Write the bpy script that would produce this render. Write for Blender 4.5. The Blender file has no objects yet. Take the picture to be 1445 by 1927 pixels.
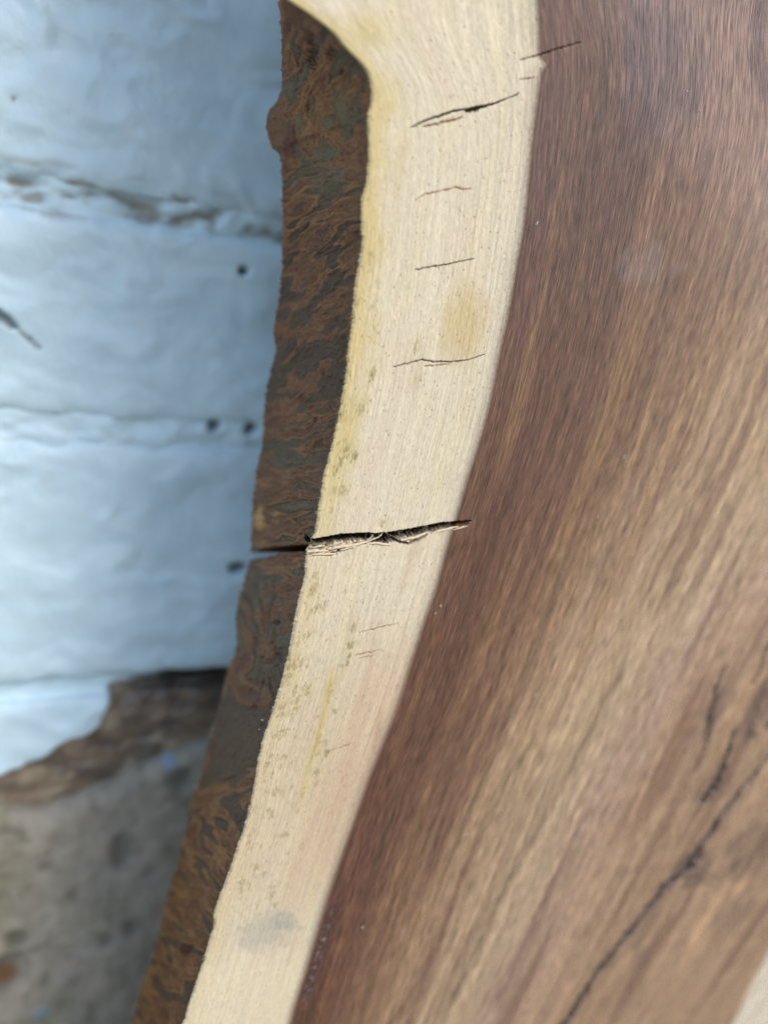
import bpy, math, random
import numpy as np
from mathutils import Matrix, Vector

sc = bpy.context.scene
random.seed(7)

# ------------------------------------------------------------------ camera
F_PX, CX, CY = 1450.0, 722.5, 963.5           # a phone's wide lens, portrait
n_ = np.array([-0.39, 0.28, 0.877]); n_ /= np.linalg.norm(n_)        # into the wall (x right, y up, z forward)
x_ = np.array([2.364, -0.032, 1.0]); x_ -= x_.dot(n_) * n_; x_ /= np.linalg.norm(x_)
flip = np.array([1, 1, -1.0])
Xa, Ya = x_ * flip, n_ * flip
Za = np.cross(Xa, Ya)
z_ = Za * flip
CAM_H = 420.0                                  # mm above the ground
D_WALL = 235.0                                 # camera to wall, square on
D_SLAB = 136.0                                 # camera to the slab's front
cam = bpy.data.cameras.new('camera')
cam.sensor_fit = 'VERTICAL'; cam.sensor_height = 9.12
cam.lens = F_PX / 1927.0 * 9.12
cam.clip_start = 0.005; cam.clip_end = 200.0
cam.dof.use_dof = True; cam.dof.focus_distance = 0.154; cam.dof.aperture_fstop = 1.5
co = bpy.data.objects.new('camera', cam); sc.collection.objects.link(co)
M = Matrix((Xa, Ya, Za)).to_4x4()
M.translation = Vector((0, -D_WALL / 1000, CAM_H / 1000))
co.matrix_world = M
sc.camera = co

# ------------------------------------------------------------------ light
SUN_EL, SUN_AZ = math.radians(40), math.radians(27)      # to the right of square-on, in front of the slab
d = Vector((math.sin(SUN_AZ) * math.cos(SUN_EL), -math.cos(SUN_AZ) * math.cos(SUN_EL), math.sin(SUN_EL)))
w = bpy.data.worlds.new('World'); sc.world = w; w.use_nodes = True
wn = w.node_tree.nodes; wl = w.node_tree.links
sky = wn.new('ShaderNodeTexSky'); sky.sky_type = 'NISHITA'; sky.sun_disc = False
sky.sun_elevation = SUN_EL; sky.sun_rotation = math.atan2(d.x, d.y)
bg = wn['Background']; bg.inputs['Strength'].default_value = 0.15
wl.new(sky.outputs[0], bg.inputs[0])
sun = bpy.data.lights.new('sun', 'SUN'); sun.energy = 1.25; sun.angle = math.radians(26); sun.color = (1.0, 0.93, 0.82)
so = bpy.data.objects.new('sun', sun); sc.collection.objects.link(so)
so.rotation_euler = d.to_track_quat('Z', 'Y').to_euler()
so.location = d * 3
vs = sc.view_settings
vs.view_transform = 'Standard'; vs.look = 'None'; vs.gamma = 1; vs.exposure = 0.69
sc.render.engine = 'CYCLES'
sc.cycles.use_denoising = True
sc.cycles.denoising_prefilter = 'NONE'
sc.cycles.use_adaptive_sampling = False
sc.cycles.max_bounces = 8

# ------------------------------------------------------------------ helpers
def lin(r, g, b):
    c = np.array([r, g, b], float) / 255
    return np.where(c <= 0.04045, c / 12.92, ((c + 0.055) / 1.055) ** 2.4)

def plane(pts, D):
    """points seen in the photo -> (U across, V up) in mm on a plane D mm in front of the camera, square to the wall"""
    p = np.asarray(pts, float)
    r = np.stack([(p[:, 0] - CX) / F_PX, -(p[:, 1] - CY) / F_PX, np.ones(len(p))], 1)
    P = r * (D / (r @ n_))[:, None]
    return P @ x_, P @ z_

def proj(U, V, D):
    X = U * x_[0] + V * z_[0] + D * n_[0]
    Y = U * x_[1] + V * z_[1] + D * n_[1]
    Z = U * x_[2] + V * z_[2] + D * n_[2]
    return F_PX * X / Z + CX, CY - F_PX * Y / Z

def _h(ix, iy, s):
    h = (ix.astype(np.int64) * 374761393 + iy.astype(np.int64) * 668265263 + s * 974634777) & 0xFFFFFFFF
    h = ((h ^ (h >> 13)) * 1274126177) & 0xFFFFFFFF
    h = ((h ^ (h >> 16)) * 2246822519) & 0xFFFFFFFF
    return (h ^ (h >> 15)) & 0xFFFFFFFF

_ga = np.cos(np.arange(256) / 256 * 2 * np.pi); _gb = np.sin(np.arange(256) / 256 * 2 * np.pi)
def noise(x, y, s=0):
    x = np.asarray(x, float); y = np.asarray(y, float)
    x, y = np.broadcast_arrays(x, y)
    ix = np.floor(x); iy = np.floor(y); fx = x - ix; fy = y - iy
    u = fx * fx * fx * (fx * (fx * 6 - 15) + 10); v = fy * fy * fy * (fy * (fy * 6 - 15) + 10)
    def g(a, b):
        k = _h(ix + a, iy + b, s) & 255
        return _ga[k] * (fx - a) + _gb[k] * (fy - b)
    a = g(0, 0) * (1 - u) + g(1, 0) * u
    b = g(0, 1) * (1 - u) + g(1, 1) * u
    return (a * (1 - v) + b * v) * 1.5

def fbm(x, y, s=0, o=4, gain=0.5):
    t = 0; a = 1.0; f = 1.0; tot = 0
    for i in range(o):
        t = t + a * noise(x * f, y * f, s + i * 17); tot += a; a *= gain; f *= 2.03
    return t / tot * 1.4

def ss(a, b, x):
    t = np.clip((x - a) / (b - a), 0, 1); return t * t * (3 - 2 * t)

def mix(c, col, m):
    return c + (np.asarray(col) - c) * np.clip(m, 0, 1)[..., None]

def curve_v(pts, D):
    """U as a function of V along a curve that runs up the picture"""
    U, V = plane(pts, D); o = np.argsort(V)
    V, U = V[o], U[o]
    def f(v):
        r = np.interp(v, V, U)
        return r
    return f

def smooth_curve(pts, D, n=6):
    """a denser version of the polyline, softened"""
    p = np.asarray(pts, float)
    t = np.arange(len(p)); tt = np.linspace(0, len(p) - 1, (len(p) - 1) * n + 1)
    out = []
    for k in tt:
        i = int(min(k, len(p) - 2)); f = k - i
        p0, p1, p2, p3 = p[max(i - 1, 0)], p[i], p[i + 1], p[min(i + 2, len(p) - 1)]
        m1, m2 = (p2 - p0) / 2, (p3 - p1) / 2
        out.append((2 * f**3 - 3 * f**2 + 1) * p1 + (f**3 - 2 * f**2 + f) * m1 + (-2 * f**3 + 3 * f**2) * p2 + (f**3 - f**2) * m2)
    return curve_v(out, D)

ORG = np.array([0, -D_WALL, CAM_H])
def world(U, V, D):
    return np.stack([U, -D_WALL + D, CAM_H + V], -1) / 1000.0

def grid_mesh(name, P, mat, parent, attrs=None, flip_n=False):
    R, C = P.shape[:2]
    idx = np.arange(R * C).reshape(R, C)
    q = np.stack([idx[:-1, :-1], idx[:-1, 1:], idx[1:, 1:], idx[1:, :-1]], -1).reshape(-1, 4)
    if flip_n: q = q[:, ::-1]
    return raw_mesh(name, P.reshape(-1, 3), q, mat, parent, attrs)

def raw_mesh(name, verts, quads, mat, parent, attrs=None, smooth=True):
    me = bpy.data.meshes.new(name)
    k = quads.shape[1]
    me.vertices.add(len(verts)); me.vertices.foreach_set('co', np.ascontiguousarray(verts, np.float32).ravel())
    me.loops.add(quads.size); me.loops.foreach_set('vertex_index', np.ascontiguousarray(quads, np.int32).ravel())
    me.polygons.add(len(quads)); me.polygons.foreach_set('loop_start', np.arange(len(quads), dtype=np.int32) * k)
    me.update(calc_edges=True)
    for nm, (ty, arr) in (attrs or {}).items():
        at = me.attributes.new(nm, ty, 'POINT')
        a = np.asarray(arr, np.float32)
        if ty == 'FLOAT_COLOR':
            a = a.reshape(-1, 3); a = np.concatenate([np.clip(a, 0.002, 1), np.ones((len(a), 1), np.float32)], 1)
            at.data.foreach_set('color', np.ascontiguousarray(a).ravel())
        elif ty == 'FLOAT_VECTOR':
            at.data.foreach_set('vector', np.ascontiguousarray(a).ravel())
        else:
            at.data.foreach_set('value', np.ascontiguousarray(a).ravel())
    if smooth: me.shade_smooth()
    else: me.shade_flat()
    me.validate()
    me.materials.append(mat)
    o = bpy.data.objects.new(name, me); sc.collection.objects.link(o)
    if parent: o.parent = parent
    return o

def thing(name, label, cat, group=None):
    o = bpy.data.objects.new(name, None); sc.collection.objects.link(o)
    o['label'] = label; o['category'] = cat
    if group: o['group'] = group
    o['kind'] = 'thing'
    return o

# ------------------------------------------------------------------ materials
class N:
    def __init__(s, name):
        s.m = bpy.data.materials.new(name); s.m.use_nodes = True
        s.t = s.m.node_tree; s.b = s.t.nodes['Principled BSDF']
    def n(s, ty, **kw):
        nd = s.t.nodes.new(ty)
        for k, v in kw.items(): setattr(nd, k, v)
        return nd
    def l(s, a, b): s.t.links.new(a, b)
    def attr(s, nm): return s.n('ShaderNodeAttribute', attribute_name=nm)
    def math(s, op, a, b=None, c=None):
        nd = s.n('ShaderNodeMath', operation=op)
        for i, v in enumerate((a, b, c)):
            if v is None: continue
            if isinstance(v, (int, float)): nd.inputs[i].default_value = v
            else: s.l(v, nd.inputs[i])
        return nd.outputs[0]
    def ramp(s, f, lo, hi, a, b):
        nd = s.n('ShaderNodeMapRange'); nd.clamp = True
        s.l(f, nd.inputs[0])
        for i, v in enumerate((lo, hi, a, b)): nd.inputs[i + 1].default_value = v
        return nd.outputs[0]
    def scale(s, v, sx, sy, sz=1):
        nd = s.n('ShaderNodeVectorMath', operation='MULTIPLY'); s.l(v, nd.inputs[0]); nd.inputs[1].default_value = (sx, sy, sz)
        return nd.outputs[0]
    def noise(s, v, scale=1, detail=2, rough=0.5, dist=0):
        nd = s.n('ShaderNodeTexNoise'); s.l(v, nd.inputs['Vector'])
        nd.inputs['Scale'].default_value = scale; nd.inputs['Detail'].default_value = detail
        nd.inputs['Roughness'].default_value = rough; nd.inputs['Distortion'].default_value = dist
        return nd.outputs[0]
    def mul(s, col, f):
        nd = s.n('ShaderNodeVectorMath', operation='SCALE'); s.l(col, nd.inputs[0]); s.l(f, nd.inputs['Scale'])
        return nd.outputs[0]
    def mixc(s, f, a, b):
        nd = s.n('ShaderNodeMix', data_type='RGBA'); s.l(f, nd.inputs[0]) if not isinstance(f, float) else None
        for i, v in ((6, a), (7, b)):
            if isinstance(v, tuple): nd.inputs[i].default_value = (*v, 1)
            else: s.l(v, nd.inputs[i])
        return nd.outputs[2]
    def bump(s, h, strength, dist):
        nd = s.n('ShaderNodeBump'); s.l(h, nd.inputs['Height'])
        nd.inputs['Strength'].default_value = strength; nd.inputs['Distance'].default_value = dist
        s.l(nd.outputs[0], s.b.inputs['Normal']); return nd

def mat_sapwood():
    m = N('sapwood'); g = m.attr('grain').outputs['Vector']; c = m.attr('tone').outputs['Color']
    fib = m.noise(m.scale(g, 3.0, 0.55), 1, 3, 0.6, 0.6)
    gl = m.noise(m.scale(g, 2.8, 0.03), 1, 3, 0.6, 0.1)
    fine = m.noise(m.scale(g, 4.6, 1.5), 1, 2, 0.6, 0.4)
    vo = m.n('ShaderNodeTexVoronoi'); m.l(m.scale(g, 1.5, 0.85), vo.inputs['Vector']); vo.inputs['Scale'].default_value = 1
    sep = m.n('ShaderNodeSeparateColor'); m.l(vo.outputs['Color'], sep.inputs[0])
    dot = m.math('MULTIPLY', m.ramp(vo.outputs['Distance'], 0.12, 0.24, 1, 0), m.ramp(sep.outputs[0], 0.45, 0.8, 0, 1))
    f = m.math('ADD', m.ramp(fib, 0.3, 0.7, 0.86, 1.10), m.ramp(fine, 0.3, 0.7, -0.06, 0.06))
    f = m.math('MULTIPLY', f, m.ramp(gl, 0.33, 0.67, 0.89, 1.07))
    col = m.mul(c, f)
    col = m.mixc(m.math('MULTIPLY', dot, 0.45), col, (0.17, 0.085, 0.04))
    m.l(col, m.b.inputs['Base Color'])
    m.b.inputs['Roughness'].default_value = 0.62; m.b.inputs['Specular IOR Level'].default_value = 0.3
    h = m.math('SUBTRACT', m.math('ADD', fib, m.math('MULTIPLY', fine, 0.35)), m.math('MULTIPLY', dot, 0.5))
    m.bump(h, 0.8, 0.0002)
    return m.m

def mat_heartwood():
    m = N('heartwood'); g = m.attr('grain').outputs['Vector']; c = m.attr('tone').outputs['Color']
    wv = m.n('ShaderNodeVectorMath', operation='ADD')
    s1 = m.noise(m.scale(g, 2.3, 0.07), 1, 2, 0.6, 0.15)
    s2 = m.noise(m.scale(g, 4.4, 0.20), 1, 2, 0.6, 0.12)
    s3 = m.noise(m.scale(g, 0.55, 0.02), 1, 4, 0.55)
    s4 = m.noise(m.scale(g, 3.4, 0.03), 1, 2, 0.6, 0.1)
    f = m.math('ADD', m.ramp(s1, 0.34, 0.66, 0.86, 1.13), m.ramp(s2, 0.32, 0.68, -0.50, 0.56))
    f = m.math('MULTIPLY', f, m.ramp(s3, 0.35, 0.65, 0.90, 1.09))
    f = m.math('MULTIPLY', f, m.ramp(s4, 0.36, 0.64, 0.76, 1.26))
    col = m.mul(c, f)
    pore = m.ramp(s2, 0.35, 0.26, 0, 1)
    col = m.mixc(m.math('MULTIPLY', pore, 0.5), col, (0.03, 0.013, 0.009))
    tan = m.math('MULTIPLY', m.ramp(s2, 0.60, 0.72, 0, 1), m.ramp(s1, 0.45, 0.6, 0, 1))
    col = m.mixc(m.math('MULTIPLY', tan, 0.30), col, (0.42, 0.27, 0.17))
    m.l(col, m.b.inputs['Base Color'])
    m.l(m.ramp(s2, 0.3, 0.7, 0.52, 0.40), m.b.inputs['Roughness']); m.b.inputs['Specular IOR Level'].default_value = 0.5
    m.bump(m.math('ADD', s2, m.math('MULTIPLY', s1, 0.6)), 0.8, 0.00025)
    return m.m

def mat_edge():
    m = N('bark_stripped_edge'); c = m.attr('tone').outputs['Color']; g = m.attr('grain').outputs['Vector']
    a = m.noise(m.scale(g, 1.6, 1.6), 1, 4, 0.65, 0.4); b = m.noise(m.scale(g, 5, 5), 1, 3, 0.6)
    f = m.math('ADD', m.ramp(a, 0.3, 0.7, 0.78, 1.2), m.ramp(b, 0.3, 0.7, -0.14, 0.14))
    m.l(m.mul(c, f), m.b.inputs['Base Color'])
    m.b.inputs['Roughness'].default_value = 0.6; m.b.inputs['Specular IOR Level'].default_value = 0.35
    m.bump(m.math('ADD', a, m.math('MULTIPLY', b, 0.4)), 0.5, 0.0004)
    return m.m

def mat_rough(name, sc_a, sc_b, bumpd, rough=0.7, spec=0.3, var=(0.85, 1.12)):
    m = N(name); c = m.attr('tone').outputs['Color']
    tc = m.n('ShaderNodeTexCoord').outputs['Object']
    a = m.noise(tc, sc_a, 4, 0.6); b = m.noise(tc, sc_b, 3, 0.6)
    m.l(m.mul(c, m.ramp(a, 0.3, 0.7, *var)), m.b.inputs['Base Color'])
    m.b.inputs['Roughness'].default_value = rough; m.b.inputs['Specular IOR Level'].default_value = spec
    m.bump(m.math('ADD', a, m.math('MULTIPLY', b, 0.4)), 0.6, bumpd)
    return m.m

def mat_plain(name, col, rough=0.7, sc_=400):
    m = N(name); tc = m.n('ShaderNodeTexCoord').outputs['Object']
    a = m.noise(tc, sc_, 4, 0.6)
    m.l(m.mixc(m.ramp(a, 0.3, 0.7, 0, 1), tuple(x * 0.75 for x in col), tuple(min(1, x * 1.2) for x in col)), m.b.inputs['Base Color'])
    m.b.inputs['Roughness'].default_value = rough
    return m.m

SAP, HEART, EDGE = mat_sapwood(), mat_heartwood(), mat_edge()
PAINT = mat_rough('painted_masonry', 90, 500, 0.0009, 0.30, 0.5, (0.95, 1.04))
CONC = mat_rough('concrete', 120, 700, 0.0012, 0.85, 0.2, (0.8, 1.16))

# ------------------------------------------------------------------ wall: courses of painted bricks on a mortar backing
wall = thing('painted_brick_wall', 'white painted rough brick wall with flaking paint at its foot, behind the wooden slab', 'wall')
JX = 250
_, jv = plane([(JX, 392), (JX, 812), (JX, 1288)], D_WALL)
pitch = (jv[0] - jv[2]) / 2
joints = [jv[0] + 3 * pitch, jv[0] + 2 * pitch, jv[0] + pitch, jv[0], jv[1], jv[2], jv[2] - pitch]
WHITE = np.array([0.69, 0.88, 0.96])
MUD = lin(168, 163, 150)
expU, expV = plane([(-400, 1600), (-100, 1500), (0, 1458), (60, 1440), (110, 1405), (150, 1385), (190, 1362), (206, 1330), (200, 1300), (260, 1290), (420, 1278), (900, 1240)], D_WALL)
holes = [((458, 510), 1.5, 4.0), ((404, 803), 1.9, 4.0), ((473, 807), 1.9, 4.0), ((448, 1069), (3.0, 1.8), 5.0), ((8, 598), (4.2, 1.2, -0.6), 2.4), ((55, 638), (3.5, 0.5, -0.7), 0.9), ((27, 188), 0.6, 0.5)]
HU = [(plane([h[0]], D_WALL), h[1], h[2]) for h in holes]
ridges = [((640, 40), (330, 170)), ((20, 60), (180, 140))]

def hole_q(du, dv, r):
    rx, ry, an = (r, r, 0) if not isinstance(r, tuple) else (r + (0,))[:3]
    a, b_ = du * math.cos(an) + dv * math.sin(an), -du * math.sin(an) + dv * math.cos(an)
    return (a / rx) ** 2 + (b_ / ry) ** 2 + 0.5 * noise(du / 1.5, dv / 1.5, 66)

def wall_relief(U, V):
    wu = U + 5 * noise(U / 20, V / 20, 61); wvv = V + 4 * noise(U / 18, V / 18, 62)
    h = 1.3 * fbm(wu / 34, wvv / 24, 5, 3) + 0.28 * fbm(wu / 10, wvv / 8, 9, 2) * ss(-0.25, 0.35, noise(U / 30, V / 22, 63))
    r = 1 - np.abs(noise(wu / 22, wvv / 15, 21)); h += 0.7 * np.maximum(r - 0.72, 0) / 0.28 * ss(-.1, .4, noise(U / 50, V / 40, 3))
    return h

def wall_tone(U, V, kind):
    c = np.broadcast_to(WHITE, U.shape + (3,)).copy()
    c = mix(c, WHITE * [0.90, 0.93, 0.95], ss(0.0, 0.6, fbm(U / 25, V / 18, 77, 3)) * 0.7)
    # dirt and bare mortar left in the joint
    if kind == 'mortar':
        d0 = np.abs(V - (jv[0] + 1.3 * noise(U / 11, V * 0, 4))) 
        bare = ss(-0.04, 0.40, fbm(U / 11, V / 4.5, 31, 4) + 0.06) * ss(4.6, 1.5, d0)
        c = mix(c, MUD * 0.72, bare * 0.95)
        lowd = ss(5, 2, np.abs(V - jv[2])); c = mix(c, lin(70, 60, 55) * 0.7, lowd * ss(plane([(230, 1290)], D_WALL)[0][0] - 6, plane([(330, 1290)], D_WALL)[0][0], U))
    else:
        d0 = np.abs(V - jv[0] - 1.0)
        bare = ss(0.18, 0.55, fbm(U / 12, V / 4, 35, 4)) * ss(9, 3.5, d0)
        c = mix(c, MUD * 0.85, bare * 0.8)
    # masonry bared below the flaked edge
    lim = np.interp(U, expU, expV) + 1.5 * fbm(U / 6, V / 6, 91, 3)
    ex = ss(0.8, -0.8, V - lim)
    b1 = fbm(U / 13, V / 7, 12, 3); b2 = fbm(U / 12, V / 8, 15, 3)
    base = mix(np.broadcast_to(lin(140, 122, 104), U.shape + (3,)).copy(), lin(164, 144, 122), ss(0.05, 0.5, b1))
    base = mix(base, lin(112, 100, 90), ss(0.0, 0.45, -b1))
    base = mix(base, lin(184, 170, 142), ss(0.1, 0.5, b2) * 0.8)
    base = base * 0.85
    base = mix(base, lin(48, 42, 42), ss(-8, -2.0, V - lim) * ss(plane([(230, 1290)], D_WALL)[0][0], plane([(300, 1290)], D_WALL)[0][0], U) * 0.85)
    c = mix(c, base, ex)
    for (hc, r, dp) in HU:
        q = hole_q(U - hc[0][0], V - hc[1][0], r)
        c = mix(c, lin(70, 76, 76), ss(1.3, 0.5, q) * 0.85)
    return c, ex

def wall_holes(U, V):
    h = np.zeros_like(U)
    for (hc, r, dp) in HU:
        q = hole_q(U - hc[0][0], V - hc[1][0], r)
        h -= dp * ss(1.25, 0.55, q)
    return h

u_left = plane([(-40, 800)], D_WALL)[0][0]
def brick(u0, u1, v0, v1, step):
    uu = np.arange(u0, u1 + 1e-6, step); uu = np.linspace(u0, u1, max(len(uu), 6))
    nv = max(int((v1 - v0) / step), 5); vv = np.linspace(v0, v1, nv + 1)
    U, V = np.meshgrid(uu, vv)
    jit = 1.8 * fbm(U / 14, V / 14, int(abs(u0 * 7 + v0)) + 40, 2)
    e = np.minimum(np.minimum(U - u0, u1 - U) + 0, np.minimum(V - v0, v1 - V)) + jit
    rnd = 5.5
    h = wall_relief(U, V) + 0.5 - 2.4 * (1 - np.sqrt(np.clip(1 - (1 - np.clip(e / rnd, 0, 1)) ** 2, 0, 1)))
    col, ex = wall_tone(U, V, 'brick')
    h += wall_holes(U, V)
    h += ex * (1.1 * fbm(U / 11, V / 6, 8, 3) - 2.0)
    P = world(U, V, D_WALL - h)
    # returns at the four sides so that each brick is a body
    R, C = U.shape
    ring = [(0, j) for j in range(C)] + [(i, C - 1) for i in range(1, R)] + [(R - 1, j) for j in range(C - 2, -1, -1)] + [(i, 0) for i in range(R - 2, 0, -1)]
    idx = np.arange(R * C).reshape(R, C)
    q = np.stack([idx[:-1, :-1], idx[:-1, 1:], idx[1:, 1:], idx[1:, :-1]], -1).reshape(-1, 4)
    rv = np.array([idx[a] for a in ring]); back = P.reshape(-1, 3)[rv].copy(); back[:, 1] = 0.012
    bi = R * C + np.arange(len(rv)); nx = np.roll(np.arange(len(rv)), -1)
    q2 = np.stack([rv, bi, bi[nx], rv[nx]], -1)
    verts = np.concatenate([P.reshape(-1, 3), back]); quads = np.concatenate([q, q2])
    cc = np.concatenate([col.reshape(-1, 3), col.reshape(-1, 3)[rv]])
    return raw_mesh('brick', verts, quads, PAINT, wall, {'tone': ('FLOAT_COLOR', cc)})

MG = 3.6                                       # half a mortar bed
for k in range(len(joints) - 1):
    v1, v0 = joints[k] - MG, joints[k + 1] + MG
    off = u_left - 14 + (112 if k % 2 else 0)
    for j in (-1, 0, 1):
        u0 = off + 225 * j + 3.6; u1 = u0 + 225 - 7.2
        seen = (u1 > u_left - 8 and u0 < u_left + 150 and 2 <= k <= 5)
        brick(u0, u1, v0, v1, 0.8 if seen else 4.0)
uu = np.arange(u_left - 250, u_left + 460, 1.2); vv = np.arange(joints[-1] - 2, joints[0] + 4, 0.9)
U, V = np.meshgrid(uu, vv)
dj = np.min([np.abs(V - q) for q in joints], 0)
h = wall_relief(U, V) * 0.8 - 1.5 + 0.9 * fbm(U / 8, V / 5, 55, 3)
h -= 1.8 * ss(5, 1, np.abs(V - jv[0])) * ss(-0.1, 0.3, fbm(U / 11, V / 4.5, 31, 4) + 0.10)
h += 1.5 * ss(8, 1, np.abs(V - jv[1])) * ss(-.5, .2, noise(U / 14, V / 9, 64))
h -= 2.5 * ss(6, 2, np.abs(V - jv[2]))
h += wall_holes(U, V)
col, ex = wall_tone(U, V, 'mortar')
h += ex * (0.9 * fbm(U / 11, V / 6, 8, 3) - 1.5)
grid_mesh('mortar', world(U, V, D_WALL - h), PAINT, wall, {'tone': ('FLOAT_COLOR', col)})
# a plain core behind, so that the wall has its thickness
def box(name, u0, u1, v0, v1, d0, d1, mat, parent, tone):
    x = [u0, u1]; vz = [v0, v1]; dd = [d0, d1]
    vs_ = np.array([world(np.float64(a), np.float64(b), np.float64(c)) for c in dd for b in vz for a in x])
    q = np.array([(0, 1, 3, 2), (4, 6, 7, 5), (0, 4, 5, 1), (2, 3, 7, 6), (0, 2, 6, 4), (1, 5, 7, 3)])
    return raw_mesh(name, vs_, q, mat, parent, {'tone': ('FLOAT_COLOR', np.tile(tone, (8, 1)))}, smooth=False)
box('wall_core', u_left - 250, u_left + 458, -CAM_H, joints[0], D_WALL + 12.5, D_WALL + 110, PAINT, wall, WHITE)

# ------------------------------------------------------------------ concrete plinth at the wall's foot
PD = D_WALL - 5
pu, pv = plane([(-600, 1640), (-200, 1560), (0, 1524), (60, 1535), (120, 1518), (200, 1490), (260, 1455), (330, 1424), (400, 1404), (520, 1380), (900, 1340)], PD)
uu = np.arange(u_left - 250, u_left + 460, 1.4)
top = np.interp(uu, pu, pv) - 1.5 + 1.0 * fbm(uu / 9, uu * 0, 3, 3)
vis = np.linspace(0, 1, 210)
bot = -CAM_H - 1
rows = []; colr = []
spots = [((232, 1604), (4.2, 7.5), 4), ((20, 1830), (6, 7), 4), ((30, 1770), (3.5, 4), 2), ((340, 1465), (5, 4), 2.5), ((245, 1745), (3, 4), 1.5), ((200, 1770), (2.5, 4), 1.5)]
SP = [(plane([s[0]], PD), s[1], s[2]) for s in spots]
blue = [plane([(283, 1440)], PD), plane([(320, 1440)], PD), plane([(78, 1905)], PD)]
def plinth_h(U, V, tp):
    h = 1.3 * fbm(U / 30, V / 30, 44, 4) + 0.7 * fbm(U / 7, V / 8, 45, 3)
    for (c, r, dp) in SP:
        q = ((U - c[0][0]) / r[0]) ** 2 + ((V - c[1][0]) / r[1]) ** 2; h = h - 0.45 * dp * ss(1.4, 0.2, q)
    return h
def plinth_c(U, V):
    c = np.broadcast_to(lin(168, 160, 144), U.shape + (3,)).copy()
    c = mix(c, lin(180, 168, 152), ss(0.0, 0.5, fbm(U / 26, V / 30, 51, 3)) * 0.9)
    c = mix(c, lin(152, 146, 126), ss(0.0, 0.5, fbm(U / 18, V / 24, 53, 4)) * 0.9)
    c = mix(c, lin(120, 116, 100), ss(0.3, 0.55, fbm(U / 7, V / 8, 57, 3)) * 0.6)
    for (cc, r, dp) in SP:
        q = ((U - cc[0][0]) / r[0]) ** 2 + ((V - cc[1][0]) / r[1]) ** 2; c = mix(c, lin(96, 98, 86), ss(1.8, 0.0, q + 0.5 * noise(U / 3, V / 3, 8)) * 0.7)
    a = SP[1][0]; q = ((U - a[0][0] + 2) / 5) ** 2 + ((V - a[1][0] + 2) / 4) ** 2; c = mix(c, lin(120, 82, 50), ss(1.2, 0.3, q) * 0.8)
    for b in blue:
        q = ((U - b[0][0]) / 2.4) ** 2 + ((V - b[1][0]) / 1.8) ** 2; c = mix(c, lin(125, 180, 214), ss(1.3, 0.3, q + 0.5 * noise(U / 2, V / 2, 4)) * 0.7)
    return c
R1, R2 = 230, 8
Vr = np.zeros((R1 + R2, len(uu))); Dr = np.zeros_like(Vr)
for i in range(R1):
    t = i / (R1 - 1)
    Vr[i] = bot + (top - bot) * t
Ug = np.broadcast_to(uu, Vr.shape)
hh = plinth_h(Ug, Vr, top)
edge = top - Vr
Dr = PD - hh + 3.0 * ss(5, 0, edge) ** 2
for i in range(R2):
    t = (i + 1) / R2
    Vr[R1 + i] = top + 0.8 * math.sin(t * 2) + 0.7 * noise(uu / 4, uu * 0 + t * 3, 9); Dr[R1 + i] = Dr[R1 - 1] + (D_WALL + 8 - Dr[R1 - 1]) * t
pl_col = plinth_c(Ug, Vr)
plinth = grid_mesh('concrete_plinth', world(Ug, Vr, Dr), CONC, None, {'tone': ('FLOAT_COLOR', pl_col)})
plinth['label'] = 'grey stained concrete plinth with dark pits and blue paint specks, below the white wall'
plinth['category'] = 'plinth'; plinth['kind'] = 'thing'

# ------------------------------------------------------------------ ground
uu = np.linspace(-6000, 6000, 60); yy = np.linspace(-8000, 380, 60)
gx, gy = np.meshgrid(uu, yy)
gp = np.stack([gx, gy, 0 * gx], -1) / 1000
gc = mix(np.broadcast_to(lin(120, 116, 108), gx.shape + (3,)).copy(), lin(95, 92, 86), ss(0, 0.5, fbm(gx / 400, gy / 400, 3, 3)))
g = grid_mesh('ground', gp, CONC, None, {'tone': ('FLOAT_COLOR', gc)}); g['kind'] = 'structure'

# ------------------------------------------------------------------ the slab
slab = thing('wooden_slab', 'live edge wood slab with cream sapwood, dark brown heartwood and a split across its edge', 'wooden slab')
T = 50.0
front_px = [(528, -160), (528, -60), (530, -14), (545, 0), (585, 27), (625, 58), (650, 88), (682, 122), (696, 150), (700, 185), (693, 225), (694, 300), (690, 345), (681, 378), (681, 420), (683, 450), (676, 500), (668, 545), (664, 600), (657, 660), (649, 720), (641, 770), (628, 830), (614, 880), (604, 935), (596, 990), (588, 1015), (577, 1045), (573, 1090), (562, 1130), (553, 1180), (544, 1230), (530, 1285), (513, 1340), (497, 1390), (487, 1430), (477, 1490), (465, 1545), (446, 1600), (429, 1650), (405, 1715), (403, 1745), (388, 1795), (374, 1840), (345, 1927), (310, 2020), (270, 2150)]
back_px = [(520, -60), (527, 0), (531, 60), (533, 110), (530, 160), (522, 190), (506, 208), (501, 228), (503, 250), (512, 278), (526, 292), (530, 330), (532, 420), (530, 500), (526, 550), (517, 605), (516, 640), (519, 660), (509, 700), (500, 740), (496, 800), (494, 840), (487, 862), (481, 905), (476, 950), (474, 985), (472, 1030), (471, 1040), (478, 1046), (471, 1055), (459, 1090), (449, 1130), (443, 1170), (445, 1220), (432, 1250), (426, 1275), (418, 1310), (408, 1350), (398, 1372), (388, 1420), (382, 1450), (362, 1500), (352, 1560), (335, 1620), (318, 1680), (306, 1725), (294, 1780), (272, 1840), (248, 1927), (222, 2020), (190, 2150)]
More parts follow.
